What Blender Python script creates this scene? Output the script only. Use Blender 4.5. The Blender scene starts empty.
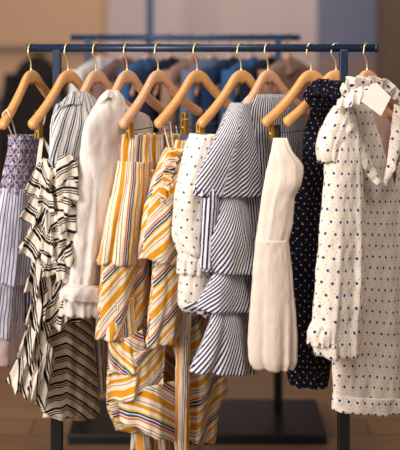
import bpy, bmesh, math, random
from mathutils import Vector, Matrix, noise
C = bpy.context.scene.collection
PI = math.pi
S, D, HZ = 0.0032, 3.0, 8.0          # metres per pixel at the rail, camera distance, horizon row
ZR = 1.62                            # rail height
ZC = ZR + (48 - HZ) * S              # camera height
def P(px, py, y=0.0):
    k = S * (D + y) / D
    return Vector(((px - 200) * k, y, ZC - (py - HZ) * k))
def lin(c):
    return tuple(((v/255)/12.92 if v/255 <= .04045 else ((v/255+.055)/1.055)**2.4) for v in c) + (1,)

# ------------------------------------------------------------------ materials
def nt(name):
    m = bpy.data.materials.new(name); m.use_nodes = True
    n = m.node_tree.nodes; l = m.node_tree.links
    return m, n, l, n['Principled BSDF'], n['Material Output']
def plain(name, col, rough=.6, metal=0, noise_amt=0, scale=20, stretch=(1,1,1), coat=0):
    m, n, l, b, o = nt(name)
    b.inputs['Base Color'].default_value = lin(col); b.inputs['Roughness'].default_value = rough
    b.inputs['Metallic'].default_value = metal; b.inputs['Coat Weight'].default_value = coat
    if noise_amt:
        tc = n.new('ShaderNodeTexCoord'); mp = n.new('ShaderNodeMapping'); mp.inputs['Scale'].default_value = stretch
        nz = n.new('ShaderNodeTexNoise'); nz.inputs['Scale'].default_value = scale; nz.inputs['Detail'].default_value = 5
        mx = n.new('ShaderNodeMix'); mx.data_type = 'RGBA'
        mx.inputs['A'].default_value = lin([max(0, v*(1-noise_amt)) for v in col]); mx.inputs['B'].default_value = lin([min(255, v*(1+noise_amt)) for v in col])
        l.new(tc.outputs['Object'], mp.inputs[0]); l.new(mp.outputs[0], nz.inputs['Vector'])
        l.new(nz.outputs['Fac'], mx.inputs['Factor']); l.new(mx.outputs['Result'], b.inputs['Base Color'])
    return m
def cloth_finish(n, l, b, o, colsock, trans, col=None):
    b.inputs['Roughness'].default_value = .9
    b.inputs['Specular IOR Level'].default_value = .2
    tr = n.new('ShaderNodeBsdfTranslucent'); mx = n.new('ShaderNodeMixShader'); mx.inputs[0].default_value = trans
    if colsock:
        l.new(colsock, b.inputs['Base Color']); l.new(colsock, tr.inputs['Color'])
    else:
        b.inputs['Base Color'].default_value = lin(col); tr.inputs['Color'].default_value = lin(col)
    l.new(b.outputs[0], mx.inputs[1]); l.new(tr.outputs[0], mx.inputs[2]); l.new(mx.outputs[0], o.inputs['Surface'])
def cloth(name, col, trans=.15):
    m, n, l, b, o = nt(name); cloth_finish(n, l, b, o, None, trans, col); return m
def striped(name, period, stops, trans=.1):
    m, n, l, b, o = nt(name)
    uv = n.new('ShaderNodeUVMap'); uv.uv_map = 'uv'; sx = n.new('ShaderNodeSeparateXYZ'); l.new(uv.outputs[0], sx.inputs[0])
    dv = n.new('ShaderNodeMath'); dv.operation = 'DIVIDE'; dv.inputs[1].default_value = period; l.new(sx.outputs[0], dv.inputs[0])
    fr = n.new('ShaderNodeMath'); fr.operation = 'FRACT'; l.new(dv.outputs[0], fr.inputs[0])
    cr = n.new('ShaderNodeValToRGB'); cr.color_ramp.interpolation = 'CONSTANT'; l.new(fr.outputs[0], cr.inputs[0])
    e = cr.color_ramp.elements
    e[0].position = stops[0][0]; e[0].color = lin(stops[0][1]); e.remove(e[1])
    for p, c in stops[1:]:
        k = e.new(p); k.color = lin(c)
    cloth_finish(n, l, b, o, cr.outputs[0], trans); return m
def dotted(name, base, layers, trans=.1):
    """layers: (spacing_x, spacing_y, offset_x, offset_y, radius, colour)"""
    m, n, l, b, o = nt(name)
    uv = n.new('ShaderNodeUVMap'); uv.uv_map = 'uv'; sx = n.new('ShaderNodeSeparateXYZ'); l.new(uv.outputs[0], sx.inputs[0])
    def M(op, a, bb=None, c=None):
        q = n.new('ShaderNodeMath'); q.operation = op
        for i, v in enumerate((a, bb, c)):
            if v is None: continue
            if isinstance(v, (int, float)): q.inputs[i].default_value = v
            else: l.new(v, q.inputs[i])
        return q.outputs[0]
    cur = None
    for (px, py, ox, oy, r, col) in layers:
        yy = M('MULTIPLY_ADD', sx.outputs[1], 1/py, oy); row = M('FLOOR', yy)
        xx = M('MULTIPLY_ADD', sx.outputs[0], 1/px, ox); xx = M('MULTIPLY_ADD', row, .5, xx)
        dx = M('MULTIPLY', M('SUBTRACT', M('FRACT', xx), .5), px); dy = M('MULTIPLY', M('SUBTRACT', M('FRACT', yy), .5), py)
        d = M('SQRT', M('ADD', M('MULTIPLY', dx, dx), M('MULTIPLY', dy, dy)))
        f = M('LESS_THAN', d, r)
        mx = n.new('ShaderNodeMix'); mx.data_type = 'RGBA'; mx.inputs['B'].default_value = lin(col)
        l.new(f, mx.inputs['Factor'])
        if cur is None: mx.inputs['A'].default_value = lin(base)
        else: l.new(cur, mx.inputs['A'])
        cur = mx.outputs['Result']
    cloth_finish(n, l, b, o, cur, trans); return m

CREAM = (236, 218, 192); YEL = (218, 148, 34)
M_yellow = striped('yellow_multi_stripe', .112, [(0, CREAM), (.06, YEL), (.22, CREAM), (.28, (92, 82, 88)), (.30, CREAM), (.35, (120, 104, 104)), (.368, CREAM),
    (.47, (208, 104, 76)), (.51, (230, 190, 160)), (.54, (44, 50, 88)), (.585, (190, 200, 222)), (.62, (28, 38, 56)), (.66, (214, 172, 60)), (.70, CREAM), (.79, YEL), (.88, CREAM), (.94, (90, 80, 84)), (.957, CREAM)])
BWW = (228, 214, 198); BWB = (24, 22, 26)
M_bw = striped('black_cream_stripe', .040, [(0, BWW), (.34, BWB), (.53, BWW), (.60, BWB), (.69, BWW), (.76, BWB), (.85, BWW)])
M_blueblack = striped('blue_black_stripe', .040, [(0, (226, 222, 220)), (.30, (40, 58, 92)), (.40, (226, 222, 220)), (.52, (28, 36, 54)), (.68, (226, 222, 220)), (.86, (70, 90, 120)), (.92, (226, 222, 220))])
M_navy = striped('navy_white_stripe', .0125, [(0, (232, 228, 232)), (.52, (38, 40, 78))])
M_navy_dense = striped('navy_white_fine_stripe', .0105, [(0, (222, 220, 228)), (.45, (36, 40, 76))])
M_lav = striped('lavender_fine_stripe', .0115, [(0, (222, 214, 226)), (.68, (96, 102, 146))])
M_smock = dotted('violet_smocked_print', (172, 158, 172), [(.017, .010, 0, 0, .0044, (108, 98, 130)), (.027, .016, .3, .4, .0042, (70, 62, 94)), (.041, .027, .6, .2, .006, (206, 194, 202))])
M_polka = dotted('cream_blue_dot', (247, 234, 220), [(.033, .020, .2, 0, .0023, (206, 160, 112)), (.0165, .020, .1, .5, .0014, (214, 170, 130)), (.034, .036, 0, 0, .0046, (40, 62, 130))])
M_polka_small = dotted('cream_small_blue_dot', (246, 235, 222), [(.030, .022, .3, .5, .0016, (206, 170, 130)), (.034, .026, 0, 0, .0037, (58, 84, 140))])
M_navydot = dotted('navy_tan_dot', (12, 16, 34), [(.030, .0165, 0, 0, .0026, (206, 170, 128)), (.034, .021, .3, .3, .0018, (110, 120, 150))], .03)
M_white = cloth('white_cotton', (246, 236, 230), .25)
M_ivory = cloth('ivory_crepe', (240, 224, 210), .15)
M_pinklin = cloth('pale_pink_lining', (226, 200, 196), .2)
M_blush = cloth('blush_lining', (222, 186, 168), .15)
M_strapw = cloth('pale_strap', (226, 206, 192), .1)
def wood(name, a, b2):
    m, n, l, b, o = nt(name)
    tc = n.new('ShaderNodeTexCoord'); mp = n.new('ShaderNodeMapping'); mp.inputs['Scale'].default_value = (6, 60, 60)
    nz = n.new('ShaderNodeTexNoise'); nz.inputs['Scale'].default_value = 2.2; nz.inputs['Detail'].default_value = 6; nz.inputs['Distortion'].default_value = .6
    cr = n.new('ShaderNodeValToRGB'); cr.color_ramp.elements[0].position = .3; cr.color_ramp.elements[1].position = .7
    cr.color_ramp.elements[0].color = lin(a); cr.color_ramp.elements[1].color = lin(b2)
    l.new(tc.outputs['Object'], mp.inputs[0]); l.new(mp.outputs[0], nz.inputs['Vector']); l.new(nz.outputs['Fac'], cr.inputs[0]); l.new(cr.outputs[0], b.inputs['Base Color'])
    b.inputs['Roughness'].default_value = .38; return m
M_wood_gold = wood('golden_beech', (206, 144, 82), (224, 170, 110))
M_wood_pink = wood('pale_beech', (206, 150, 112), (224, 174, 138))
M_gold = plain('brass_wire', (236, 212, 162), .35, .75)
M_clip = plain('brass_clip', (206, 158, 66), .35, .8)
M_black = plain('black_plastic', (22, 20, 22), .45)
M_steel = plain('dark_wire', (96, 84, 78), .35, .8)
M_rack = plain('dark_powdercoat_blue_reflection', (22, 40, 64), .38, .1)  # dark coat, with the rail's blue reflection mixed into the base colour
M_rack2 = plain('blue_lit_powdercoat', (26, 58, 94), .4, .1)  # blue light on the rear rail put into the coat colour; post shares it
M_rackblk = plain('black_powdercoat', (14, 14, 17), .4)
M_card = plain('white_card', (222, 206, 196), .8)

# ------------------------------------------------------------------ object helpers
def link(name, me, mat, parent=None, smooth=True):
    o = bpy.data.objects.new(name, me); C.objects.link(o)
    if mat: me.materials.append(mat)
    if smooth:
        for p in me.polygons: p.use_smooth = True
    if parent: o.parent = parent
    return o
def tag(o, label=None, cat=None, group=None, kind=None):
    for k, v in (('label', label), ('category', cat), ('group', group), ('kind', kind)):
        if v: o[k] = v
    return o
def thing(name, label, cat, loc=(0,0,0), group=None):
    o = bpy.data.objects.new(name, None); C.objects.link(o); o.location = loc; o.empty_display_size = .05
    return tag(o, label, cat, group)
def mesh_from(verts, faces, uvs=None):
    me = bpy.data.meshes.new('m'); me.from_pydata([tuple(v) for v in verts], [], faces); me.update()
    if uvs:
        lay = me.uv_layers.new(name='uv')
        for lp in me.loops: lay.data[lp.index].uv = (0, 0)
        i = 0
        for f in uvs:
            for q in f:
                lay.data[i].uv = q; i += 1
    return me
def catmull(pts, n):
    """resample a list of equal-length tuples to n+1 rows, parametrised by chord of the index"""
    out = []
    k = len(pts) - 1
    for i in range(n + 1):
        x = i / n * k; j = min(int(x), k - 1); f = x - j
        p0 = pts[max(j-1, 0)]; p1 = pts[j]; p2 = pts[j+1]; p3 = pts[min(j+2, k)]
        out.append(tuple(.5*((2*b) + (-a+c)*f + (2*a-5*b+4*c-d)*f*f + (-a+3*b-3*c+d)*f**3) for a, b, c, d in zip(p0, p1, p2, p3)))
    return out
def by_key(rows, n):
    """rows keyed by rows[i][0] (monotone): cubic (monotone-ish) interpolation at n+1 even keys"""
    a, b = rows[0][0], rows[-1][0]; out = []
    m = len(rows)
    def tang(i, c):
        if i == 0: return (rows[1][c]-rows[0][c])/(rows[1][0]-rows[0][0])
        if i == m-1: return (rows[-1][c]-rows[-2][c])/(rows[-1][0]-rows[-2][0])
        d0 = (rows[i][c]-rows[i-1][c])/(rows[i][0]-rows[i-1][0]); d1 = (rows[i+1][c]-rows[i][c])/(rows[i+1][0]-rows[i][0])
        return 0 if d0*d1 <= 0 else 2*d0*d1/(d0+d1)
    for i in range(n+1):
        x = a + (b-a)*i/n; j = 0
        while j < m-2 and x > rows[j+1][0]: j += 1
        h = rows[j+1][0]-rows[j][0]; f = (x-rows[j][0])/h
        r = [x]
        for c in range(1, len(rows[0])):
            p0, p1 = rows[j][c], rows[j+1][c]; m0, m1 = tang(j, c)*h, tang(j+1, c)*h
            r.append((2*f**3-3*f*f+1)*p0 + (f**3-2*f*f+f)*m0 + (-2*f**3+3*f*f)*p1 + (f**3-f*f)*m1)
        out.append(r)
    return out
def solid(o, th=.0016):
    m = o.modifiers.new('thickness', 'SOLIDIFY'); m.thickness = th; m.offset = 0
def ruv(u, v, A):
    c, s = math.cos(math.radians(A)), math.sin(math.radians(A)); return (u*c + v*s, -u*s + v*c)

def tube(name, rows, mat, parent, hx=None, k=.0042, yoff=0, ymin=-.30, ymax=.2, thick=.06, folds=6, amp=(.002, .012), seed=1, ang=0, uvfn=None,
         M=128, wr=.003, hem=.006, cut=None, sharp=.22, power=1.3, fine=0, n=None, drift=.6, cap=False, tilt=0):
    """cloth tube: rows (py, xl, xr [, yl, yr [, thickness]]); silhouette in the photo's pixels at the cloth's own depth"""
    rnd = random.Random(seed); full = []
    for r in rows:
        r = list(r)
        if len(r) == 3:
            yl = max(ymin, min(ymax, k*(r[1]-hx) + yoff)); yr = max(ymin, min(ymax, k*(r[2]-hx) + yoff)); r += [yl, yr, thick]
        elif len(r) == 4:
            yl = max(ymin, min(ymax, k*(r[1]-hx) + yoff)); yr = max(ymin, min(ymax, k*(r[2]-hx) + yoff)); r = r[:3] + [yl, yr, r[3]]
        elif len(r) == 5: r += [thick]
        full.append(r)
    h = full[-1][0]-full[0][0]
    n = n or max(10, min(80, int(h/2.2)))
    rr = by_key(full, n)
    ph = [rnd.uniform(0, 2*PI) for _ in range(6)]
    fq = [folds, folds*2+1, max(2, folds-2)]
    verts = []; uvq = []; cref = 0; vl = 0; prevz = None
    for i, (py, xl, xr, yl, yr, th) in enumerate(rr):
        f = i/n
        L, R = P(xl, py, yl), P(xr, py, yr); c = (L+R)/2; maj = (R-L)/2
        mh = Vector((maj.x, maj.y, 0)); ml = max(mh.length, 1e-4); nrm = Vector((mh.y, -mh.x, 0))/ml
        if nrm.y > 0: nrm = -nrm
        tt = th/2
        # uniform arc parameter
        K = 180; acc = [0]; pv = None
        for q in range(K+1):
            t = PI - 2*PI*q/K; p = (ml*math.cos(t), tt*math.sin(t))
            if pv: acc.append(acc[-1] + math.hypot(p[0]-pv[0], p[1]-pv[1]))
            pv = p
        tot = acc[-1]; cref = max(cref, tot)
        zc = (L.z+R.z)/2
        if prevz is not None: vl += abs(prevz - zc)
        prevz = zc
        A = amp[0] + (amp[1]-amp[0]) * f**power
        qi = 0; row = []
        for j in range(M):
            a = j/M; tg = a*tot
            while qi < K-1 and acc[qi+1] < tg: qi += 1
            d = acc[qi+1]-acc[qi]; t = PI - 2*PI*(qi + ((tg-acc[qi])/d if d else 0))/K
            base = c + maj*math.cos(t) + nrm*(tt*math.sin(t))
            outw = (mh/ml)*(math.cos(t)*tt) + nrm*(math.sin(t)*ml); outw.normalize()
            x = 2*PI*a
            w = noise.noise(Vector((math.cos(x)*1.5, math.sin(x)*1.5 + seed*7.3, f*drift*2)))*1.2
            s1 = math.sin(fq[0]*x + ph[0] + w*2.2 + drift*f)
            s1 = (1-sharp)*s1 + sharp*(1-2*abs(math.sin((fq[0]*x + ph[0] + w*2.2 + drift*f)/2 )))
            md = .62 + .95*noise.noise(Vector((math.cos(x)*1.1 + 9, math.sin(x)*1.1 - seed*3.1, f*1.1)))
            F = (s1*.8 + .14*math.sin(fq[1]*x + ph[1] + w*3) + .38*math.sin(fq[2]*x + ph[2] - drift*f*1.6))*md
            off = A*(F-.25)
            if fine: off += fine*math.sin(x*46 + 3*w)
            pz = base.copy()
            off += wr*noise.fractal(Vector((base.x*26+seed, base.y*26, base.z*17)), .8, 2.1, 3)
            pz += outw*off
            pz.z += -hem*F*f**3 + tilt*S*f*f*math.cos(t)
            verts.append(pz)
            row.append((a, vl))
        uvq.append(row)
    faces = []; uvs = []
    def UV(i, j):
        a = j/M; u = a*cref; v = uvq[i][0][1]
        return uvfn(u, v, a) if uvfn else ruv(u, v, ang)
    for i in range(n):
        for j in range(M):
            j2 = (j+1) % M
            if cut:
                a = (j+.5)/M; y0, x0, x1 = rr[i][0], rr[i][1], rr[i][2]
                if cut(a, y0): continue
            faces.append((i*M+j, (i+1)*M+j, (i+1)*M+j2, i*M+j2))
            uvs.append((UV(i, j), UV(i+1, j), UV(i+1, j+1), UV(i, j+1)))
    if cap:
        faces.append(tuple(range(M))); uvs.append(tuple((0, 0) for _ in range(M)))
    o = link(name, mesh_from(verts, faces, uvs), mat, parent); solid(o)
    return o

def sheet(name, top, bot, mat, parent, waves=4, amp=.012, seed=1, ang=0, n=70, m=18, bulge=.0, curl=.4, wr=.003, power=1.2, top_amp=.15, hemv=.004):
    """free cloth strip between two lines of (px, py, y) points, rippling more towards its loose edge"""
    rnd = random.Random(seed); p0, p1 = rnd.uniform(0, 6), rnd.uniform(0, 6)
    T = [P(*q) for q in catmull(top, n)]; B = [P(*q) for q in catmull(bot, n)]
    lens = [0]
    for i in range(n): lens.append(lens[-1] + ((B[i+1]-B[i]).length + (T[i+1]-T[i]).length)/2)
    verts = []; U = []
    for i in range(n+1):
        a = i/n; tg = (B[min(i+1, n)]-B[max(i-1, 0)]) + (T[min(i+1, n)]-T[max(i-1, 0)])
        if tg.length < 1e-6: tg = Vector((1, 0, 0))
        tg.normalize(); dn = B[i]-T[i]; dl = dn.length
        nr = tg.cross(dn/dl if dl > 1e-6 else Vector((0,0,-1)))
        if nr.length < 1e-3: nr = Vector((0, -1, 0))
        nr.normalize()
        if nr.y > 0: nr = -nr
        for jj in range(m+1):
            b = jj/m
            w = noise.noise(Vector((a*3, seed*3.7, b*.8)))
            A = amp*(top_amp + (1-top_amp)*b**power)
            x = 2*PI*waves*a + p0 + w*2
            F = math.sin(x) + .35*math.sin(2.3*x + p1)
            p = T[i].lerp(B[i], b) + nr*(A*F + bulge*math.sin(PI*b)) + tg*(A*curl*math.cos(x))
            p += nr*(wr*noise.fractal(p*26 + Vector((seed, 0, 0)), .8, 2.1, 3))
            p.z -= hemv*F*b*b
            verts.append(p); U.append((lens[i], dl*b))
    W = m+1; faces = []; uvs = []
    for i in range(n):
        for jj in range(m):
            q = (i*W+jj, i*W+jj+1, (i+1)*W+jj+1, (i+1)*W+jj)
            faces.append(q); uvs.append(tuple(ruv(U[x][0], U[x][1], ang) for x in q))
    o = link(name, mesh_from(verts, faces, uvs), mat, parent); solid(o); return o

def loft(rings, closed_ends=True):
    n = len(rings[0]); verts = [v for r in rings for v in r]; faces = []
    for i in range(len(rings)-1):
        for j in range(n):
            faces.append((i*n+j, i*n+(j+1) % n, (i+1)*n+(j+1) % n, (i+1)*n+j))
    if closed_ends:
        faces.append(tuple(reversed(range(n)))); faces.append(tuple((len(rings)-1)*n + j for j in range(n)))
    return verts, faces
def wire(name, pts, r, mat, parent, n=10, sub=6, smoothpts=True):
    pts = [Vector(p) for p in (catmull([tuple(p) for p in pts], sub*(len(pts)-1)) if smoothpts else pts)]
    rings = []; up = None
    for i, p in enumerate(pts):
        t = (pts[min(i+1, len(pts)-1)]-pts[max(i-1, 0)]).normalized()
        if up is None: up = t.orthogonal().normalized()
        up = (up - t*up.dot(t)).normalized(); sd = t.cross(up)
        rings.append([p + up*(r*math.cos(2*PI*q/n)) + sd*(r*math.sin(2*PI*q/n)) for q in range(n)])
    v, f = loft(rings); o = link(name, mesh_from(v, f), mat, parent)
    bm = bmesh.new(); bm.from_mesh(o.data); bmesh.ops.recalc_face_normals(bm, faces=bm.faces); bm.to_mesh(o.data); bm.free()
    return o
def box(name, lo, hi, mat, parent=None, bev=.002, seg=2):
    bm = bmesh.new(); bmesh.ops.create_cube(bm, size=1)
    lo, hi = Vector(lo), Vector(hi)
    for v in bm.verts: v.co = Vector(((lo[i]+hi[i])/2 + v.co[i]*(hi[i]-lo[i]) for i in range(3)))
    if bev: bmesh.ops.bevel(bm, geom=bm.edges, offset=bev, segments=seg, affect='EDGES', profile=.5)
    me = bpy.data.meshes.new('m'); bm.to_mesh(me); bm.free()
    return link(name, me, mat, parent, smooth=False)

# ------------------------------------------------------------------ hangers
def hanger_mesh(half=.215, drop=.142):
    ctrl = [(-half, -drop), (-.78*half, -.83*drop), (-.54*half, -.60*drop), (-.32*half, -.33*drop), (-.14*half, -.075*drop), (.0, .0),
            (.14*half, -.075*drop), (.32*half, -.33*drop), (.54*half, -.60*drop), (.78*half, -.83*drop), (half, -drop)]
    N = 60; pts = catmull(ctrl, N); rings = []
    for i, (x, z) in enumerate(pts):
        x0, z0 = pts[max(i-1, 0)]; x1, z1 = pts[min(i+1, N)]
        t = Vector((x1-x0, 0, z1-z0)).normalized(); nn = Vector((-t.z, 0, t.x))
        e = abs(i-N/2)/(N/2); d_end = 1-e; hh0 = .0150 + .009*max(0, 1-e*2.6)**1.4
        hh = .0150 + .009*max(0, 1-e*2.6)**1.4 + .0006*e ; tw = .0085 + .0055*e
        if d_end < .06: q = math.sqrt(max(.02, 1-(1-d_end/.06)**2)); hh *= q; tw *= q
        cen = Vector((x, -.022*e*e, z - hh0)) 
        rings.append([cen + nn*(hh*(abs(math.cos(a))**.8)*(1 if math.cos(a) >= 0 else -1)) + Vector((0, 1, 0))*(tw*(abs(math.sin(a))**.8)*(1 if math.sin(a) >= 0 else -1)) for a in [2*PI*q/16 for q in range(16)]])
    v, f = loft(rings); return mesh_from(v, f)
HM = hanger_mesh()
ZN = -.070                             # top of the wood below the rail centre
def hook_pts():
    r = .0162; pts = [(0, 0, ZN-.012), (0, 0, ZN+.010), (-.001, 0, ZN+.022), (-.008, 0, -.0325), (-.0185, 0, -.019)]
    for a in (188, 160, 130, 100, 70, 40, 12, -12):
        pts.append((1.08*r*math.cos(math.radians(a)), 0, -.0022 + 1.02*r*math.sin(math.radians(a)) + .0004))
    return pts
def solve_yaw(px, end, y=0):
    xw = P(px, 48, y).x; best = None
    for q in range(200, 850):
        a = math.radians(q/10); X0 = xw - .215*math.cos(a) - .022*math.sin(a)*-1; Y0 = y - .215*math.sin(a) - .022*math.cos(a)
        e = abs(200 + X0*D/(S*(D+Y0)) - end)
        if best is None or e < best[0]: best = (e, a)
    return best[1]
ARM = {}
def arm_pt(i, f, up=0):
    """a point on the left arm of front hanger i, f = 0 at the neck .. 1 at the tip"""
    h, = [ARM[i]]; x = -.215*f
    return h.matrix_basis @ Vector((x, -.022*f*f, ZN - .142*(f**1.06) - .002 + up))
def make_hanger(px, dx, wood_m, label, y=0, z=ZR, group='wooden hangers on the front rail', clips=(), lever=False, hook_mat=None, low=0):
    yaw = solve_yaw(px, px-dx+1.5, y)
    loc = P(px, 48, y); loc.z = z
    h = thing('clothes_hanger', label, 'hanger', loc, group); h.rotation_euler = (0, 0, yaw)
    w = link('wooden_arms', HM, None, h); w.location = (0, 0, ZN)
    if not HM.materials: HM.materials.append(wood_m)
    w.material_slots[0].link = 'OBJECT'; w.material_slots[0].material = wood_m
    wire('hook', hook_pts(), .0023, hook_mat or M_gold, h)
    wire('ferrule', [(0, 0, ZN-.004), (0, 0, ZN+.004)], .0042, hook_mat or M_gold, h, smoothpts=False)
    if clips:
        zb = ZN - .180 - low
        wire('clip_bar', [(-.165, 0, ZN-.112), (-.168, 0, zb), (-.05, 0, zb), (.05, 0, zb), (.168, 0, zb), (.165, 0, ZN-.112)], .0016, M_steel, h, smoothpts=False)
        for cx in clips:
            c = box('clip', (cx-.011, -.010, zb-.020), (cx+.011, -.002, zb+.028), M_clip, h, .002)
            if lever: tag(box('clip_lever', (cx+.002, -.022, zb-.040), (cx+.013, -.0105, zb+.030), M_black, c, .003), 'black clip lever')
            box('clip_jaw', (cx-.011, .002, zb-.020), (cx+.011, .009, zb+.028), M_clip, c, .002)
            wire('clip_spring', [(cx-.013, 0, zb+.001), (cx+.013, 0, zb+.001)], .0046, M_gold, c, smoothpts=False)
    return h

HG = [ # rail px, arm reach px, wood, label, clips
 (31, 31, M_wood_gold, 'golden wooden hanger at the far left rail end holding the smocked sundress', ()),
 (68, 39, M_wood_gold, 'golden wooden hanger with a brass clip holding the black and cream ruffled dress', (-.150, .150)),
 (96, 36, M_wood_pink, 'pale wooden hanger inside the blue and black striped shirt dress', ()),
 (127, 36, M_wood_pink, 'pale wooden hanger inside the plain white blouse', ()),
 (158, 38, M_wood_pink, 'pale wooden hanger with clips and bare arms above the left yellow striped dress', (-.150, .150)),
 (197, 42, M_wood_gold, 'golden wooden hanger with brass clips above the right yellow striped dress', (-.060, .150)),
 (241, 43, M_wood_gold, 'golden wooden hanger with bare arm above the small dotted cream blouse', (-.190, .150)),
 (268, 38, M_wood_pink, 'pale wooden hanger inside the tiered navy and white striped dress', ()),
 (311, 49, M_wood_gold, 'wooden hanger with long bare arm holding the plain ivory top by a black clip', (-.160, .120)),
 (336, 53, M_wood_gold, 'wooden hanger whose arm tip pokes out of the dark navy dotted dress', ()),
 (367, 36, M_wood_pink, 'pale wooden hanger mostly hidden inside the cream dotted dress at right', ()),
]
for i, (px, dx, wm, lab, cl) in enumerate(HG):
    ARM[i] = make_hanger(px, dx, wm, lab, clips=cl, lever=(i == 8), low=.012 if i == 8 else 0)

# ------------------------------------------------------------------ front rack
def xs(px, y=0): return P(px, 48, y).x
def make_rack(y, xl, xr, zr, pl, pr, m, mbase, label, base=(.12, .12), xb=None, bh=.04):
    r = thing('clothes_rack', label, 'clothes rack', ((xl+xr)/2, y, 0), 'metal clothes racks')
    ox = (xl+xr)/2
    def q(x, yy, z): return (x-ox, yy, z)
    wire('rail', [q(xl, 0, zr), q(xr, 0, zr)], .0125, m, r, n=24, smoothpts=False)
    for x in (xl, xr): wire('end_cap', [q(x-.005, 0, zr), q(x+.005, 0, zr)], .0145, m, r, n=24, smoothpts=False)
    b0, b1 = xb or (pl-.12, pr+.12)
    for x in (pl, pr):
        box('post', q(x-.013, -.013, .5), q(x+.013, .013, zr-.004), m, r, .003)
        box('sleeve', q(x-.018, -.018, .02), q(x+.018, .018, .62), mbase, r, .003)
    box('base', q(b0, -base[0], 0), q(b1, base[1], bh), mbase, r, .004)
    return r
make_rack(0, xs(29), xs(376), ZR, xs(57), xs(343.5), M_rack, M_rackblk, 'dark metal clothes rack in front carrying the row of dresses and blouses')

# ------------------------------------------------------------------ garments on the front rail
GD = 'dresses and blouses on the front rail'
# 1 smocked sundress
g = thing('sundress', 'sundress with violet smocked bodice, thin straps and fine striped skirt, at the far left', 'dress', P(28, 140, -.1), GD)
def sub(o): o.matrix_parent_inverse = o.parent.matrix_world.inverted() if False else Matrix.Translation(-o.parent.location); return o
parts = []
def T(*a, **k): o = tube(*a, **k); return sub(o)
def H(*a, **k): o = sheet(*a, **k); return sub(o)
def Wr(*a, **k): o = wire(*a, **k); return sub(o)
T('bodice', [(135, 11, 37), (150, 10, 38), (175, 5, 39), (194, 2, 40)], M_smock, g, hx=31, thick=.07, folds=9, amp=(.002, .004), seed=3, fine=.0018, wr=.004)
T('skirt', [(188, 3, 40, .07), (230, -4, 42, .085), (284, -10, 36, .10)], M_lav, g, hx=31, folds=7, amp=(.003, .014), seed=4)
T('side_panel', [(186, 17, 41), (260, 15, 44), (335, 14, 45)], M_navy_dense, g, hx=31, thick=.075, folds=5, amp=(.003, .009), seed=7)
T('tier', [(262, -6, 22), (300, -12, 24), (337, -17, 22)], M_lav, g, hx=31, thick=.07, folds=7, amp=(.003, .012), seed=6)
T('lining', [(320, -11, 36), (365, -12, 36)], M_pinklin, g, hx=31, thick=.07, folds=5, amp=(.004, .010), seed=5)
for q, (dx_, b) in enumerate(((-.010, P(13, 138, -.10)), (.012, P(16.5, 138, -.085)))):
    a = arm_pt(0, .80, .004) + Vector((dx_, -.014, 0))
    Wr('strap', [arm_pt(0, .80, .006), a + Vector((0, 0, -.016)), a.lerp(b, .55), b], .0022, M_strapw, g)
Wr('strap', [P(47, 104, .12), P(44, 122, .09), P(36, 138, .03)], .0022, M_strapw, g)

# 2 black and cream ruffled dress
g = thing('ruffled_dress', 'black and cream striped dress covered in cascading ruffles, clipped by a brass clip', 'dress', P(60, 160, -.1), GD)
T('bodice', [(162, 40, 66), (178, 35, 78), (220, 34, 80), (280, 33, 82), (310, 38, 86)], M_bw, g, hx=68, thick=.07, folds=5, amp=(.004, .010), seed=8, ang=8)
for top, bot in (([(40, 137, -.12), (44, 137, -.12)], [(35, 172, -.15), (41, 172, -.15)]), ([(42, 138, -.115), (45, 138, -.115)], [(56, 172, -.11), (64, 172, -.11)])):
    H('strap', top, bot, M_bw, g, waves=.5, amp=.002, n=10, m=20, ang=0, seed=2)
def chev(u0, sl):
    return lambda u, v, a: (v + abs(u-u0)*sl if abs(u-u0) < .5 else v, u)
T('skirt', [(300, 40, 84), (335, 42, 92), (380, 41, 96), (405, 40, 98), (416, 44, 94)], M_bw, g, hx=68, thick=.085, folds=4, amp=(.003, .012), seed=10, uvfn=chev(.095, -.40))
T('underskirt', [(385, 46, 88), (419, 44, 84)], M_ivory, g, hx=68, thick=.06, folds=4, amp=(.004, .008), seed=12)
T('back_panel', [(286, 80, 112), (330, 82, 111), (391, 86, 108)], M_bw, g, hx=68, thick=.06, folds=5, amp=(.003, .010), seed=13, uvfn=lambda u, v, a: (u*1.6 - .12*v, v))
LR = [((40, 160), (60, 162), (24, 192), (54, 200), 60), ((38, 186), (60, 190), (20, 218), (56, 232), 56), ((36, 216), (58, 226), (17, 250), (52, 262), 52), ((36, 244), (52, 256), (25, 290), (48, 300), 20)]
for q, (a, b, c, d, an) in enumerate(LR):
    H('ruffle', [(a[0], a[1], -.15), ((a[0]+b[0])/2, (a[1]+b[1])/2-3, -.165), (b[0], b[1], -.12)], [(c[0], c[1], -.20), ((c[0]+d[0])/2-2, (c[1]+d[1])/2+4, -.20), (d[0], d[1], -.15)], M_bw, g, waves=2.8, amp=.015, seed=20+q, ang=-an, n=50, hemv=.006)
for q, (a, b, c, d) in enumerate([((38, 280), (54, 290), (24, 322), (47, 330)), ((34, 306), (52, 318), (15, 356), (42, 362)), ((28, 335), (50, 348), (7, 384), (38, 398)), ((46, 340), (56, 352), (28, 392), (46, 408))]):
    H('ruffle', [(a[0], a[1], -.14), ((a[0]+b[0])/2, (a[1]+b[1])/2, -.155), (b[0], b[1], -.12)], [(c[0], c[1], -.21), ((c[0]+d[0])/2, (c[1]+d[1])/2+5, -.20), (d[0], d[1], -.14)], M_bw, g, waves=2.6, amp=.014, seed=31+q, ang=-22, n=50, hemv=.008)
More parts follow.
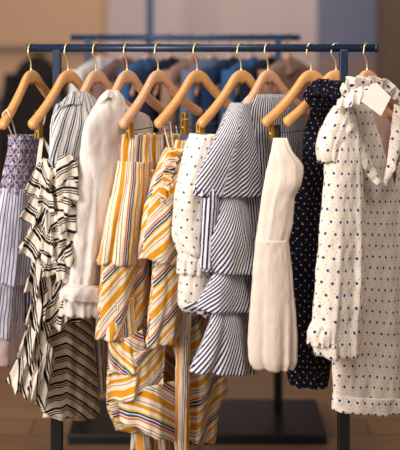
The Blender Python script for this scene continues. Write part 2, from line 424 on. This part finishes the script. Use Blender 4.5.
for q, y0 in enumerate((158, 178, 200, 222, 244)):
    H('ruffle', [(44, y0, -.22), (50, y0+3, -.23), (57, y0-1, -.21)], [(40, y0+26, -.25), (49, y0+34, -.27), (59, y0+26, -.24)], M_bw, g, waves=2.2, amp=.013, seed=71+q, ang=(-34, -70, 15, -50, -80)[q], n=44, bulge=.006, hemv=.006)
for q, y0 in enumerate((162, 178, 194, 210, 226, 242, 258)):
    x0 = 55 + (q % 2)
    H('ruffle', [(x0, y0-5, -.22), (x0+10, y0-8, -.24), (x0+23, y0-3, -.17)], [(x0-2+(q*5)%3, y0+17, -.25), (x0+11, y0+23, -.27), (x0+24+(q*7)%4, y0+15, -.19)], M_bw, g, waves=2.6, amp=.013, seed=41+q, ang=(55, 84, 112, 72, 98, 40, 120)[q], bulge=.008, n=50, hemv=.008)
H('ruffle', [(40, 262, -.13), (52, 280, -.14), (70, 270, -.10)], [(34, 300, -.17), (50, 326, -.17), (76, 312, -.10)], M_bw, g, waves=2.4, amp=.014, seed=50, ang=40, n=60, bulge=.01)
H('ruffle', [(60, 262, -.12), (72, 272, -.10), (80, 268, -.06)], [(46, 322, -.15), (62, 330, -.15), (80, 320, -.08)], M_bw, g, waves=2.4, amp=.012, seed=51, ang=58, n=60, bulge=.01)

# 3 blue black striped shirt dress
g = thing('shirt_dress', 'white shirt dress with blue and black stripes, between the ruffled dress and white blouse', 'dress', P(85, 110, 0), GD)
T('body', [(92, 74, 86, .04), (98, 67, 93, .055), (107, 59, 101, .065), (125, 53, 110, .075), (160, 50, 112, .065), (190, 68, 114, .065), (240, 72, 116, .065), (300, 82, 114, .065)], M_blueblack, g, hx=96, k=.0055, folds=6, amp=(.003, .010), seed=60, uvfn=lambda u, v, a: (u + .25*v if a < .2 else u - .16*v + .02, v))
H('collar', [(64, 99, -.19), (72, 92, -.15), (84, 91, -.08)], [(60, 109, -.225), (73, 104, -.18), (88, 104, -.09)], M_blueblack, g, waves=1, amp=.003, seed=61, ang=20, n=30, m=8)
T('sleeve', [(104, 58, 72), (130, 51, 72), (160, 50, 74), (190, 62, 80), (230, 70, 84), (300, 76, 90)], M_blueblack, g, hx=92, k=.0052, thick=.05, folds=4, amp=(.003, .008), seed=62, ang=-8)

# 4 white blouse
g = thing('blouse', 'plain white blouse with long sleeve ending in a gathered cuff', 'blouse', P(110, 110, -.05), GD)
T('body', [(90, 109, 115, .035), (97, 103, 120, .055), (106, 97, 125, .065), (116, 90, 147, .07), (128, 86, 152, .065), (180, 90, 138, .065), (300, 94, 134, .065)], M_white, g, hx=127, k=.0055, folds=6, amp=(.002, .008), seed=70)
T('sleeve', [(104, 101, 114), (112, 94, 116), (130, 85.5, 117), (170, 81, 118), (220, 76, 115), (260, 72, 112), (290, 69, 108)], M_white, g, hx=121, k=.0050, yoff=-.01, thick=.075, folds=6, amp=(.003, .010), seed=71, wr=.004)
T('cuff', [(284, 70, 107), (296, 67, 108), (316, 66, 108)], M_white, g, hx=121, k=.0050, yoff=-.01, thick=.085, folds=13, amp=(.002, .009), seed=72)
T('cuff_frill', [(286, 69, 108), (294, 63, 110), (301, 63, 111)], M_white, g, hx=121, k=.0050, yoff=-.012, thick=.095, folds=14, amp=(.003, .008), seed=73)
H('collar', [(104, 96, -.13), (109, 90, -.12), (115, 91, -.07), (119, 97, -.05)], [(100, 103, -.17), (107, 98, -.16), (116, 98, -.10), (121, 105, -.06)], M_white, g, waves=5, amp=.006, seed=74, n=50, m=8)

# 5 left yellow dress
g = thing('yellow_dress', 'yellow, cream and navy striped tiered dress beside the white blouse, with smocked waist', 'dress', P(140, 150, -.1), GD)
T('bodice', [(134, 123, 180), (150, 121, 182), (172, 120, 184)], M_yellow, g, hx=158, k=.0034, thick=.07, folds=12, amp=(.002, .004), seed=80, fine=.0018)
T('skirt', [(168, 120, 168), (200, 116, 144), (300, 112, 144), (335, 111, 174), (370, 109, 178), (402, 107, 176), (432, 118, 178)], M_yellow, g, hx=158, thick=.085, folds=5, amp=(.004, .012), seed=81, uvfn=chev(.10, -.45), ymin=-.2)
T('sleeve', [(161, 121, 147, .078), (180, 118, 146, .085), (215, 109, 144, .095), (264, 99, 142, .11)], M_yellow, g, hx=158, yoff=-.010, folds=6, amp=(.002, .016), seed=82, ang=-4, ymin=-.25)
T('ruffle', [(246, 112, 142), (270, 104, 146), (300, 100, 148), (328, 98, 144)], M_yellow, g, hx=158, yoff=-.01, thick=.09, folds=5, amp=(.003, .012), seed=83, ang=42, ymin=-.24, tilt=11)
T('ruffle', [(295, 106, 136), (340, 103, 139)], M_yellow, g, hx=158, yoff=-.01, thick=.08, folds=6, amp=(.004, .012), seed=84, ang=-6, ymin=-.24)
H('ruffle', [(108, 330, -.20), (124, 338, -.21), (142, 330, -.17)], [(108, 368, -.22), (128, 376, -.225), (148, 352, -.18)], M_yellow, g, waves=1.6, amp=.010, seed=85, ang=-52)
H('ruffle', [(112, 348, -.20), (140, 352, -.20), (166, 338, -.12)], [(107, 404, -.21), (136, 398, -.22), (160, 386, -.15)], M_yellow, g, waves=1.6, amp=.009, seed=86, ang=62)
H('ruffle', [(118, 392, -.19), (150, 386, -.19), (178, 380, -.09)], [(119, 420, -.22), (150, 436, -.22), (178, 444, -.10)], M_yellow, g, waves=2, amp=.010, seed=87, ang=-66)
T('hem_frill', [(424, 134, 172), (452, 131, 176)], M_yellow, g, hx=158, thick=.07, folds=7, amp=(.004, .010), seed=88, ang=-10)
for a, b in ((132, 136), (176, 140)):
    Wr('strap_loop', [P(a, 126, -.10 if a < 150 else .05), P(a+2, 138, -.10 if a < 150 else .05)], .0018, M_strapw, g, smoothpts=False)

# 6 right yellow dress
g = thing('yellow_dress', 'yellow, cream and navy striped dress with diagonal sleeve ruffles, beside the dotted cream blouse', 'dress', P(185, 160, -.05), GD)
T('bodice', [(140, 176, 222), (160, 172, 224), (200, 168, 226)], M_yellow, g, hx=197, thick=.06, folds=10, amp=(.002, .005), seed=90, fine=.001)
T('skirt', [(196, 162, 226), (280, 156, 222), (340, 172, 222), (392, 181, 226), (400, 181, 220), (441, 180, 213)], M_yellow, g, hx=197, thick=.075, folds=6, amp=(.004, .014), seed=91, ang=62)
T('sleeve', [(148, 170, 196), (170, 160, 196), (210, 148, 192), (264, 140, 188)], M_yellow, g, hx=197, yoff=-.015, thick=.10, folds=5, amp=(.003, .016), seed=92, ang=40, ymin=-.26, tilt=-4)
T('ruffle', [(252, 156, 186), (300, 152, 183), (342, 148, 176)], M_yellow, g, hx=197, yoff=-.01, thick=.07, folds=5, amp=(.003, .012), seed=93, ang=44, ymin=-.24, tilt=5)
T('ruffle', [(250, 166, 204), (290, 164, 206), (325, 166, 204)], M_yellow, g, hx=197, thick=.06, folds=6, amp=(.003, .012), seed=94, ang=70)
H('gathered_seam', [(171, 150, -.17), (164, 172, -.20), (158, 198, -.22)], [(181, 152, -.15), (173, 178, -.19), (163, 206, -.22)], M_yellow, g, waves=8, amp=.006, seed=95, ang=20, m=8, top_amp=.7)
T('sash', [(300, 178, 192, -.11, -.09, .03), (380, 177, 190, -.115, -.095, .035), (452, 176, 189, -.115, -.095, .035)], M_yellow, g, folds=3, amp=(.006, .010), seed=96, uvfn=lambda u, v, a: (u*2.2 + .03*v, v), M=64)
Wr('strap', [P(170, 122, -.13), P(173, 145, -.13), P(176, 162, -.13), P(172, 168, -.15)], .0020, M_strapw, g)
Wr('strap', [P(163, 124, -.15), P(169, 148, -.15), P(172, 166, -.16)], .0020, M_strapw, g)

# 7 small dotted cream blouse
g = thing('dotted_blouse', 'cream blouse with small blue dots and bell sleeve, between yellow and navy striped dresses', 'blouse', P(215, 140, -.05), GD)
T('body', [(138, 194, 246), (160, 190, 252), (220, 190, 254), (300, 192, 252)], M_polka_small, g, hx=241, thick=.055, folds=5, amp=(.003, .008), seed=100)
T('sleeve', [(134, 195, 212), (160, 186, 212), (195, 178, 211), (235, 176, 208), (250, 181, 206), (256, 185, 205)], M_polka_small, g, hx=241, thick=.085, folds=5, amp=(.003, .009), seed=101, ymin=-.25)
T('sleeve_frill', [(248, 185, 206), (262, 181, 208), (274, 179, 209)], M_polka_small, g, hx=241, thick=.08, folds=9, amp=(.003, .010), seed=102, ymin=-.25)
T('cuff', [(262, 187, 206), (290, 181, 210), (304, 180, 212), (312, 186, 212)], M_polka_small, g, hx=241, thick=.075, folds=6, amp=(.003, .008), seed=103, ymin=-.24)
T('trim', [(296, 186, 214), (306, 182, 216), (314, 188, 214)], M_navy, g, hx=241, yoff=.006, thick=.085, folds=7, amp=(.002, .006), seed=104, ymin=-.24, ang=60)

# 8 navy striped tiered dress
g = thing('tiered_dress', 'navy and white striped dress with a cape shoulder and three flared tiers below', 'dress', P(255, 120, -.05), GD)
T('body', [(94, 250, 286, .04), (100, 244, 294, .05), (112, 236, 302, .055), (150, 230, 303, .055), (200, 230, 302, .04), (300, 228, 296, .04), (368, 230, 262, .04)], M_navy, g, hx=268, folds=6, amp=(.002, .006), seed=110, ang=-9)
T('cape', [(103, 233, 246, .05), (116, 227, 248, .065), (140, 215, 253, .08), (170, 200, 259, .095), (195, 187, 264, .115)], M_navy, g, hx=268, yoff=-.012, folds=3, amp=(.000, .009), seed=111, uvfn=lambda u, v, a: ((u*.93+v*.30) if a < .155 else (u*.50+v*.87), v), ymin=-.25, wr=.0015, hem=.002)
T('ruffle', [(186, 222, 243, .04), (215, 216, 248, .065), (245, 209, 253, .095), (272, 203, 259, .125)], M_navy, g, hx=268, yoff=-.004, folds=4, amp=(.001, .019), seed=112, ang=34, ymin=-.25, hem=.002, wr=.0015)
T('ruffle', [(262, 220, 241, .04), (282, 210, 246, .07), (309, 192, 254, .125)], M_navy, g, hx=268, yoff=-.002, folds=4, amp=(.001, .019), seed=118, ang=40, ymin=-.25, hem=.002, wr=.0015)
T('ruffle', [(298, 219, 240, .04), (330, 209, 244, .07), (371, 192, 252, .12)], M_navy, g, hx=268, yoff=.0, folds=4, amp=(.001, .018), seed=121, ang=24, ymin=-.25, hem=.002, wr=.0015)
T('side_panel', [(188, 204, 220), (268, 202, 218)], M_navy, g, hx=262, thick=.05, folds=3, amp=(.003, .006), seed=115, ang=2, M=64)
H('cape_edge', [(186, 184, -.24), (196, 186, -.25), (206, 190, -.24), (213, 192, -.22)], [(184, 190, -.245), (196, 194, -.262), (207, 199, -.25), (216, 200, -.225)], M_navy, g, waves=5, amp=.006, seed=116, n=50, m=8, top_amp=.8, ang=30)

# 9 ivory garment
g = thing('ivory_top', 'plain ivory flowing top gathered halfway, hung by a black clip on one hanger arm', 'blouse', P(280, 140, -.12), GD)
T('body', [(138, 273, 287, -.122, -.115, .010), (150, 271, 292, -.145, -.12, .02), (168, 267, 303, -.16, -.10, .04), (184, 264, 301, -.175, -.11, .05), (198, 262, 294, -.18, -.12, .05), (222, 259, 292, -.185, -.13, .05), (242, 256, 288, -.19, -.14, .05)],
  M_ivory, g, folds=3, amp=(.002, .004), seed=120, wr=.0018)
T('flounce', [(239, 256.4, 288, -.19, -.14, .051), (262, 254.5, 290, -.193, -.135, .054), (300, 252, 293.5, -.198, -.13, .062), (340, 249.5, 296, -.20, -.125, .07), (360, 250.5, 296, -.20, -.125, .066), (369, 255, 293, -.195, -.13, .05)],
  M_ivory, g, folds=6, amp=(.0008, .007), seed=123, wr=.0018, hem=.003)

# 10 navy dotted dress
g = thing('navy_dotted_dress', 'dark navy dress scattered with tiny tan dots, beside the cream dotted dress', 'dress', P(315, 100, 0), GD)
T('body', [(80, 320, 337, -.075, .01, .045), (88, 311, 341, -.11, .03, .06), (98, 306, 345, -.14, .04, .065), (107, 311, 348, -.11, .05, .05), (118, 309, 350, -.06, .07, .045), (135, 304, 350, -.05, .08, .05), (165, 302, 350, -.03, .10, .055), (188, 295, 350, -.02, .11, .06), (210, 290, 350, -.02, .12, .065), (260, 288, 348, -.02, .12, .065), (338, 287, 344, -.02, .12, .065)],
  M_navydot, g, folds=6, amp=(.002, .010), seed=130)
T('hem_ruffle', [(330, 290, 336, -.02, .10, .07), (355, 286, 332, -.03, .10, .08), (376, 288, 328, -.03, .08, .075), (386, 292, 326, -.025, .07, .07)], M_navydot, g, folds=8, amp=(.004, .009), seed=131)
H('collar', [(309, 86, -.14), (318, 79, -.12), (330, 80, -.07), (338, 86, -.02)], [(303, 97, -.175), (314, 95, -.165), (328, 98, -.115), (342, 100, -.04)], M_navydot, g, waves=5, amp=.007, seed=132, n=60, m=10, top_amp=.5)

# 11 cream dotted dress
g = thing('cream_dotted_dress', 'cream dress with blue dots and ruffled neckline at the right end of the rail', 'dress', P(370, 100, 0), GD)
def vcut(a, py):          # open neckline at the front of the dress
    return py < 182 and abs(a - .285) < .125*(182-py)/90
def yy(x): return .0044*(x-368)
B11 = [(84, 354, 384), (94, 345, 396), (106, 337, 406), (120, 331, 414), (150, 328, 420), (200, 328, 424), (300, 331, 430), (408, 335, 436)]
T('body', [(p, a, b, yy(a), yy(b), .062 + .045*(p-96)/310) for p, a, b in B11], M_polka, g, folds=7, amp=(.001, .012), seed=140, cut=vcut, M=160)
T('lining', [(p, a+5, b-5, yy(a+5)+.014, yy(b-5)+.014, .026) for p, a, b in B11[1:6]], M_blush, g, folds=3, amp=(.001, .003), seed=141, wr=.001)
T('hem_frill', [(394, 335, 437, yy(335)-.004, yy(437), .113), (403, 334, 438, yy(334)-.006, yy(438), .118), (411, 333, 439, yy(333)-.006, yy(439), .122)], M_polka, g, folds=9, amp=(.003, .007), seed=142)
T('sleeve_cap', [(106, 337, 352, -.16, -.10, .05), (116, 330, 354, -.19, -.11, .065), (136, 320, 352, -.21, -.12, .075), (152, 317, 350, -.22, -.13, .07), (162, 320, 344, -.215, -.14, .06)], M_polka, g, folds=6, amp=(.002, .008), seed=143)
T('sleeve', [(106, 343, 355, -.165, -.11, .03), (124, 334, 358, -.185, -.115, .05), (146, 327, 360, -.20, -.12, .06), (180, 325, 362, -.21, -.12, .065), (250, 319, 364, -.23, -.12, .075), (310, 314, 362, -.24, -.13, .085), (334, 312, 360, -.245, -.13, .085), (356, 316, 356, -.24, -.135, .09)], M_polka, g, folds=5, amp=(.002, .010), seed=144)
T('cuff_frill', [(324, 313, 340, -.248, -.19, .06), (334, 309, 342, -.252, -.19, .07), (345, 310, 340, -.252, -.19, .07)], M_polka, g, folds=8, amp=(.002, .007), seed=145)
H('collar_ruffle', [(344, 102, -.15), (352, 92, -.15), (366, 88, -.08), (384, 90, .02), (394, 100, .06)], [(340, 90, -.16), (349, 78, -.15), (366, 77, -.08), (386, 79, .02), (399, 90, .06)], M_polka, g, waves=6, amp=.010, seed=146, n=80, m=10, top_amp=.6)
H('collar_ruffle', [(344, 98, -.17), (352, 90, -.165), (366, 86, -.14), (378, 92, -.10)], [(337, 108, -.20), (350, 107, -.205), (361, 104, -.185), (368, 106, -.15)], M_polka, g, waves=5, amp=.010, seed=147, n=80, m=10, bulge=.014, top_amp=.5)
H('neck_flounce', [(348, 104, -.155), (358, 126, -.135), (370, 156, -.11), (381, 182, -.09)], [(340, 112, -.19), (348, 140, -.185), (361, 166, -.15), (377, 187, -.115)], M_polka, g, waves=3, amp=.0045, seed=148, ang=24, hemv=.002, bulge=.006)
H('neck_flounce', [(394, 104, .02), (391, 130, -.01), (387, 160, -.04), (383, 182, -.07)], [(408, 112, .04), (404, 140, .01), (396, 166, -.04), (386, 187, -.08)], M_polka, g, waves=3, amp=.0045, seed=149, ang=-24, hemv=.002, bulge=.006)
# price tag hanging in front of it
t = thing('price_tag', 'blank white card tag hanging at the neck of the cream dotted dress', 'tag', P(376, 84, -.20))
pts = [(377, 83), (391, 97), (381, 116), (361, 101), (371, 84)]
vs = [P(x, y, -.205 - .0006*(x-376)) - t.location for x, y in pts]
cd = link('card', mesh_from(vs, [tuple(range(5))]), M_card, t, smooth=False); solid(cd, .0012)
wire('string', [P(368, 78, -.02)-t.location, P(371, 78, -.15)-t.location, P(374.5, 86, -.207)-t.location], .0009, M_strapw, t)

# ------------------------------------------------------------------ room
def struct(name, lo, hi, mat, bev=0):
    o = box(name, lo, hi, mat, None, bev); o['kind'] = 'structure'; return o
m, n, l, b, o = nt('brown_timber_floor')
tc = n.new('ShaderNodeTexCoord'); mp = n.new('ShaderNodeMapping'); l.new(tc.outputs['Object'], mp.inputs[0])
mp.inputs['Scale'].default_value = (1, 1, 1)
br = n.new('ShaderNodeTexBrick'); br.inputs['Scale'].default_value = 1; br.inputs['Brick Width'].default_value = 1.4; br.inputs['Row Height'].default_value = .14
br.inputs['Mortar Size'].default_value = .003; br.inputs['Color1'].default_value = lin((140, 108, 78)); br.inputs['Color2'].default_value = lin((124, 94, 68)); br.inputs['Mortar'].default_value = lin((66, 46, 36))
nz = n.new('ShaderNodeTexNoise'); nz.inputs['Scale'].default_value = 3; mp2 = n.new('ShaderNodeMapping'); mp2.inputs['Scale'].default_value = (1, 14, 1)
l.new(tc.outputs['Object'], mp2.inputs[0]); l.new(mp2.outputs[0], nz.inputs['Vector'])
mx = n.new('ShaderNodeMix'); mx.data_type = 'RGBA'; mx.blend_type = 'OVERLAY'; mx.inputs['Factor'].default_value = .35
l.new(mp.outputs[0], br.inputs['Vector']); l.new(br.outputs['Color'], mx.inputs['A']); l.new(nz.outputs['Fac'], mx.inputs['B']); l.new(mx.outputs['Result'], b.inputs['Base Color'])
b.inputs['Roughness'].default_value = .45
M_floor = m
M_wall_tan = plain('tan_paint', (178, 142, 114), .85, 0, .04, 2)
M_wall_mauve = plain('mauve_grey_paint', (172, 155, 153), .85, 0, .06, 1.5, (3, 3, .6))
M_wall_slate = plain('slate_blue_paint', (98, 100, 122), .8, 0, .12, 1.6, (3, 3, 1))
M_wains = plain('dark_walnut_panelling', (78, 58, 46), .6, 0, .15, 4, (2, 2, .4))
M_trim = plain('brown_trim', (120, 92, 72), .6)
M_col = plain('dark_brown_column', (86, 66, 54), .7, 0, .12, 3)
YW = 3.2
def X(px, y): return P(px, 0, y).x
struct('floor', (-5, -2.6, -.05), (5, YW+.1, 0), M_floor)
struct('wall_back', (-5, YW, 0), (5, YW+.1, 3.2), M_wall_tan)
struct('wall_back_panel', (X(108, YW), YW-.05, 0), (X(316, YW), YW, 3.2), M_wall_mauve)
struct('wall_back_alcove', (X(316, YW), YW-.06, 0), (X(384, YW), YW, 3.2), M_wall_slate)
struct('wall_back_wainscot', (-5, YW-.04, 0), (X(108, YW), YW, P(0, 98, YW).z), M_wains)
struct('trim_1', (-5, YW-.06, P(0, 51, YW).z), (X(108, YW), YW, P(0, 45, YW).z), M_trim)
struct('wall_back_dado', (X(316, YW), YW-.09, 0), (X(384, YW), YW-.02, P(0, 57, YW).z), plain('mauve_brown_panel', (128, 104, 100), .75, 0, .1, 2))
struct('trim_2', (X(381, 2.6), 2.5, 0), (X(470, 2.6), 2.75, 3.2), M_col)
struct('trim_3', (X(146.5, 2.4), 2.37, 0), (X(153.5, 2.4), 2.43, 3.2), M_rack2)

# ------------------------------------------------------------------ second rack and its clothes
Y2 = 1.0; Z2 = P(0, 37.5, Y2).z
make_rack(Y2, X(72, Y2), X(299, Y2), Z2, X(88, Y2), X(278, Y2), M_rack2, M_rackblk, 'dark blue metal clothes rack standing behind the front row of clothes', base=(.25, .10), xb=(X(76, Y2), X(319, Y2)))
def back_garment(px, dx, mat, wm, hlab, name, glab, cat, w=24, bot=330, wide=1.0):
    h = make_hanger(px, dx, wm, hlab, y=Y2, z=Z2, group='hangers on the rear rail', hook_mat=M_steel)
    g = thing(name, glab, cat, P(px, 64, Y2), 'clothes on the rear rail')
    sd = int(px)
    kk = .0085
    r = [(59, px-7, px+7), (66, px-20*wide, px+20*wide), (84, px-w*wide, px+w*wide), (200, px-w*wide, px+w*wide), (bot, px-w*1.05*wide, px+w*1.05*wide)]
    T('body', [(p, a, b2, Y2+kk*(a-px), Y2+kk*(b2-px), .05) for p, a, b2 in r], mat, g, folds=5, amp=(.001, .006), seed=sd, M=72, n=30)
    for sg in (-1, 1):
        c = px + sg*(w-1)*wide; yc = Y2 + kk*(c-px)
        T('sleeve', [(70, c-6, c+6, yc-.02, yc+.02, .055), (140, c-7+sg*2, c+7+sg*2, yc-.02, yc+.02, .06), (250, c-6+sg*3, c+6+sg*3, yc-.02, yc+.02, .05)], mat, g, folds=3, amp=(.002, .006), seed=sd+sg, M=40, n=20)
    H('collar', [(px-9, 62, Y2-.06), (px, 57, Y2-.05), (px+9, 60, Y2+.03)], [(px-11, 72, Y2-.09), (px, 74, Y2-.085), (px+11, 69, Y2+.0)], mat, g, waves=1, amp=.003, seed=sd, n=16, m=6)
cW = cloth('white_poplin', (214, 208, 208)); cD = cloth('mid_denim', (48, 82, 124), 0); cDD = cloth('dark_denim', (24, 42, 72), 0); cG = cloth('blue_grey_linen', (92, 106, 132), 0)
cB = cloth('beige_linen', (150, 118, 104), .1); cM = cloth('mauve_jersey', (112, 86, 84), 0); cN = cloth('near_black_navy', (22, 28, 44), 0)
BG = [(100, cW, 'white shirt', 'white_shirt', 'white collared shirt at the left end of the rear rack', 'shirt'),
      (124, cM, 'mauve shirt', 'mauve_shirt', 'mauve brown shirt on the rear rack beside the white one', 'shirt'),
      (148, cD, 'first blue denim shirt', 'denim_shirt', 'mid blue denim shirt on the rear rack left of the dark navy one', 'shirt'),
      (171, cN, 'near black navy shirt', 'navy_shirt', 'near black navy shirt on the rear rack between blue and grey ones', 'shirt'),
      (192, cB, 'beige linen shirt', 'linen_shirt', 'beige linen shirt in the middle of the rear rack', 'shirt'),
      (212, cG, 'blue grey linen shirt', 'linen_shirt', 'blue grey linen shirt on the rear rack right of the beige one', 'shirt'),
      (232, cDD, 'dark denim shirt', 'denim_shirt', 'dark blue denim shirt on the rear rack behind the striped shoulder', 'shirt'),
      (252, cD, 'second blue denim shirt', 'denim_shirt', 'mid blue denim shirt on the rear rack right of the dark denim one', 'shirt'),
      (270, cN, 'black navy shirt at right', 'navy_shirt', 'near black navy shirt on the rear rack beside its right post', 'shirt'),
      (289, cB, 'beige shirt at the right end', 'linen_shirt', 'beige linen shirt at the right end of the rear rack', 'shirt')]
for px, mt, hl, nm, gl, ct in BG:
    back_garment(px, 20, mt, M_wood_pink, 'pale wooden hanger on the rear rack inside the ' + hl, nm, gl, ct)

# dark coat hung on a wall peg at left
pg = thing('wall_peg', 'brown wooden peg on the tan wall carrying the black coat', 'peg', P(36, 52, YW-.06))
zc = P(36, 58, 2.9)
wire('peg_rod', [Vector((0, .06, 0)), Vector((0, -.10, .0)), Vector((0, -.13, .03))], .012, M_trim, pg)
g = thing('coat', 'black coat hanging from a wall peg at the left behind the rack', 'coat', P(36, 58, 3.0))
M_coat = cloth('black_wool', (34, 28, 26), 0)
T('body', [(56, 31, 41, 3.03, 3.03, .03), (64, 20, 52, 3.0, 3.0, .12), (80, 12, 58, 3.0, 3.0, .16), (130, 2, 64, 3.0, 3.0, .2), (279, -4, 66, 3.0, 3.0, .22)], M_coat, g, folds=5, amp=(.005, .03), seed=300, M=72)
for sg in (-1, 1):
    c = 35 + sg*24
    T('sleeve', [(74, c-6, c+6, 2.95, 2.97, .10), (140, c-8+sg*5, c+8+sg*5, 2.92, 2.94, .12), (215, c-7+sg*7, c+7+sg*7, 2.92, 2.94, .10)], M_coat, g, folds=3, amp=(.003, .01), seed=302+sg, M=48)

# ------------------------------------------------------------------ light
def area(name, loc, target, size, power, col, sy=None):
    L = bpy.data.lights.new(name, 'AREA'); L.size = size; L.energy = power; L.color = col
    if sy: L.shape = 'RECTANGLE'; L.size_y = sy
    ob = bpy.data.objects.new(name, L); C.objects.link(ob); ob.location = loc
    d = Vector(target)-Vector(loc); ob.rotation_euler = d.to_track_quat('-Z', 'Y').to_euler(); return ob
area('shop_window_light', (-2.4, -3.2, 2.6), (.1, 0, 1.2), 1.8, 232, (1, .945, .885), 1.8)
area('overhead_fill', (.6, -1.2, 3.4), (.2, .2, 1.0), 1.2, 45, (1, .92, .83))  # added soft fill from above, not a visible lamp
area('rear_fill', (.2, 2.0, 3.1), (.0, 2.6, .8), 1.0, 22, (1, .86, .76))  # added fill to lift the back wall; no fixture in view
w = bpy.data.worlds.new('World'); bpy.context.scene.world = w; w.use_nodes = True
w.node_tree.nodes['Background'].inputs[0].default_value = (1.0, .91, .87, 1); w.node_tree.nodes['Background'].inputs[1].default_value = .19

# ------------------------------------------------------------------ camera
cam = bpy.data.cameras.new('Camera'); co = bpy.data.objects.new('Camera', cam); C.objects.link(co)
co.location = (0, -D, ZC); co.rotation_euler = (PI/2, 0, 0)
cam.sensor_fit = 'HORIZONTAL'; cam.sensor_width = 36; cam.lens = 36*D/(400*S); cam.shift_y = -(225-HZ)/400
cam.dof.use_dof = True; cam.dof.focus_distance = D - .12; cam.dof.aperture_fstop = (cam.lens/1000)/.055
sc = bpy.context.scene; sc.camera = co
sc.view_settings.view_transform = 'Standard'; sc.view_settings.look = 'None'; sc.view_settings.gamma = 1; sc.view_settings.exposure = 0
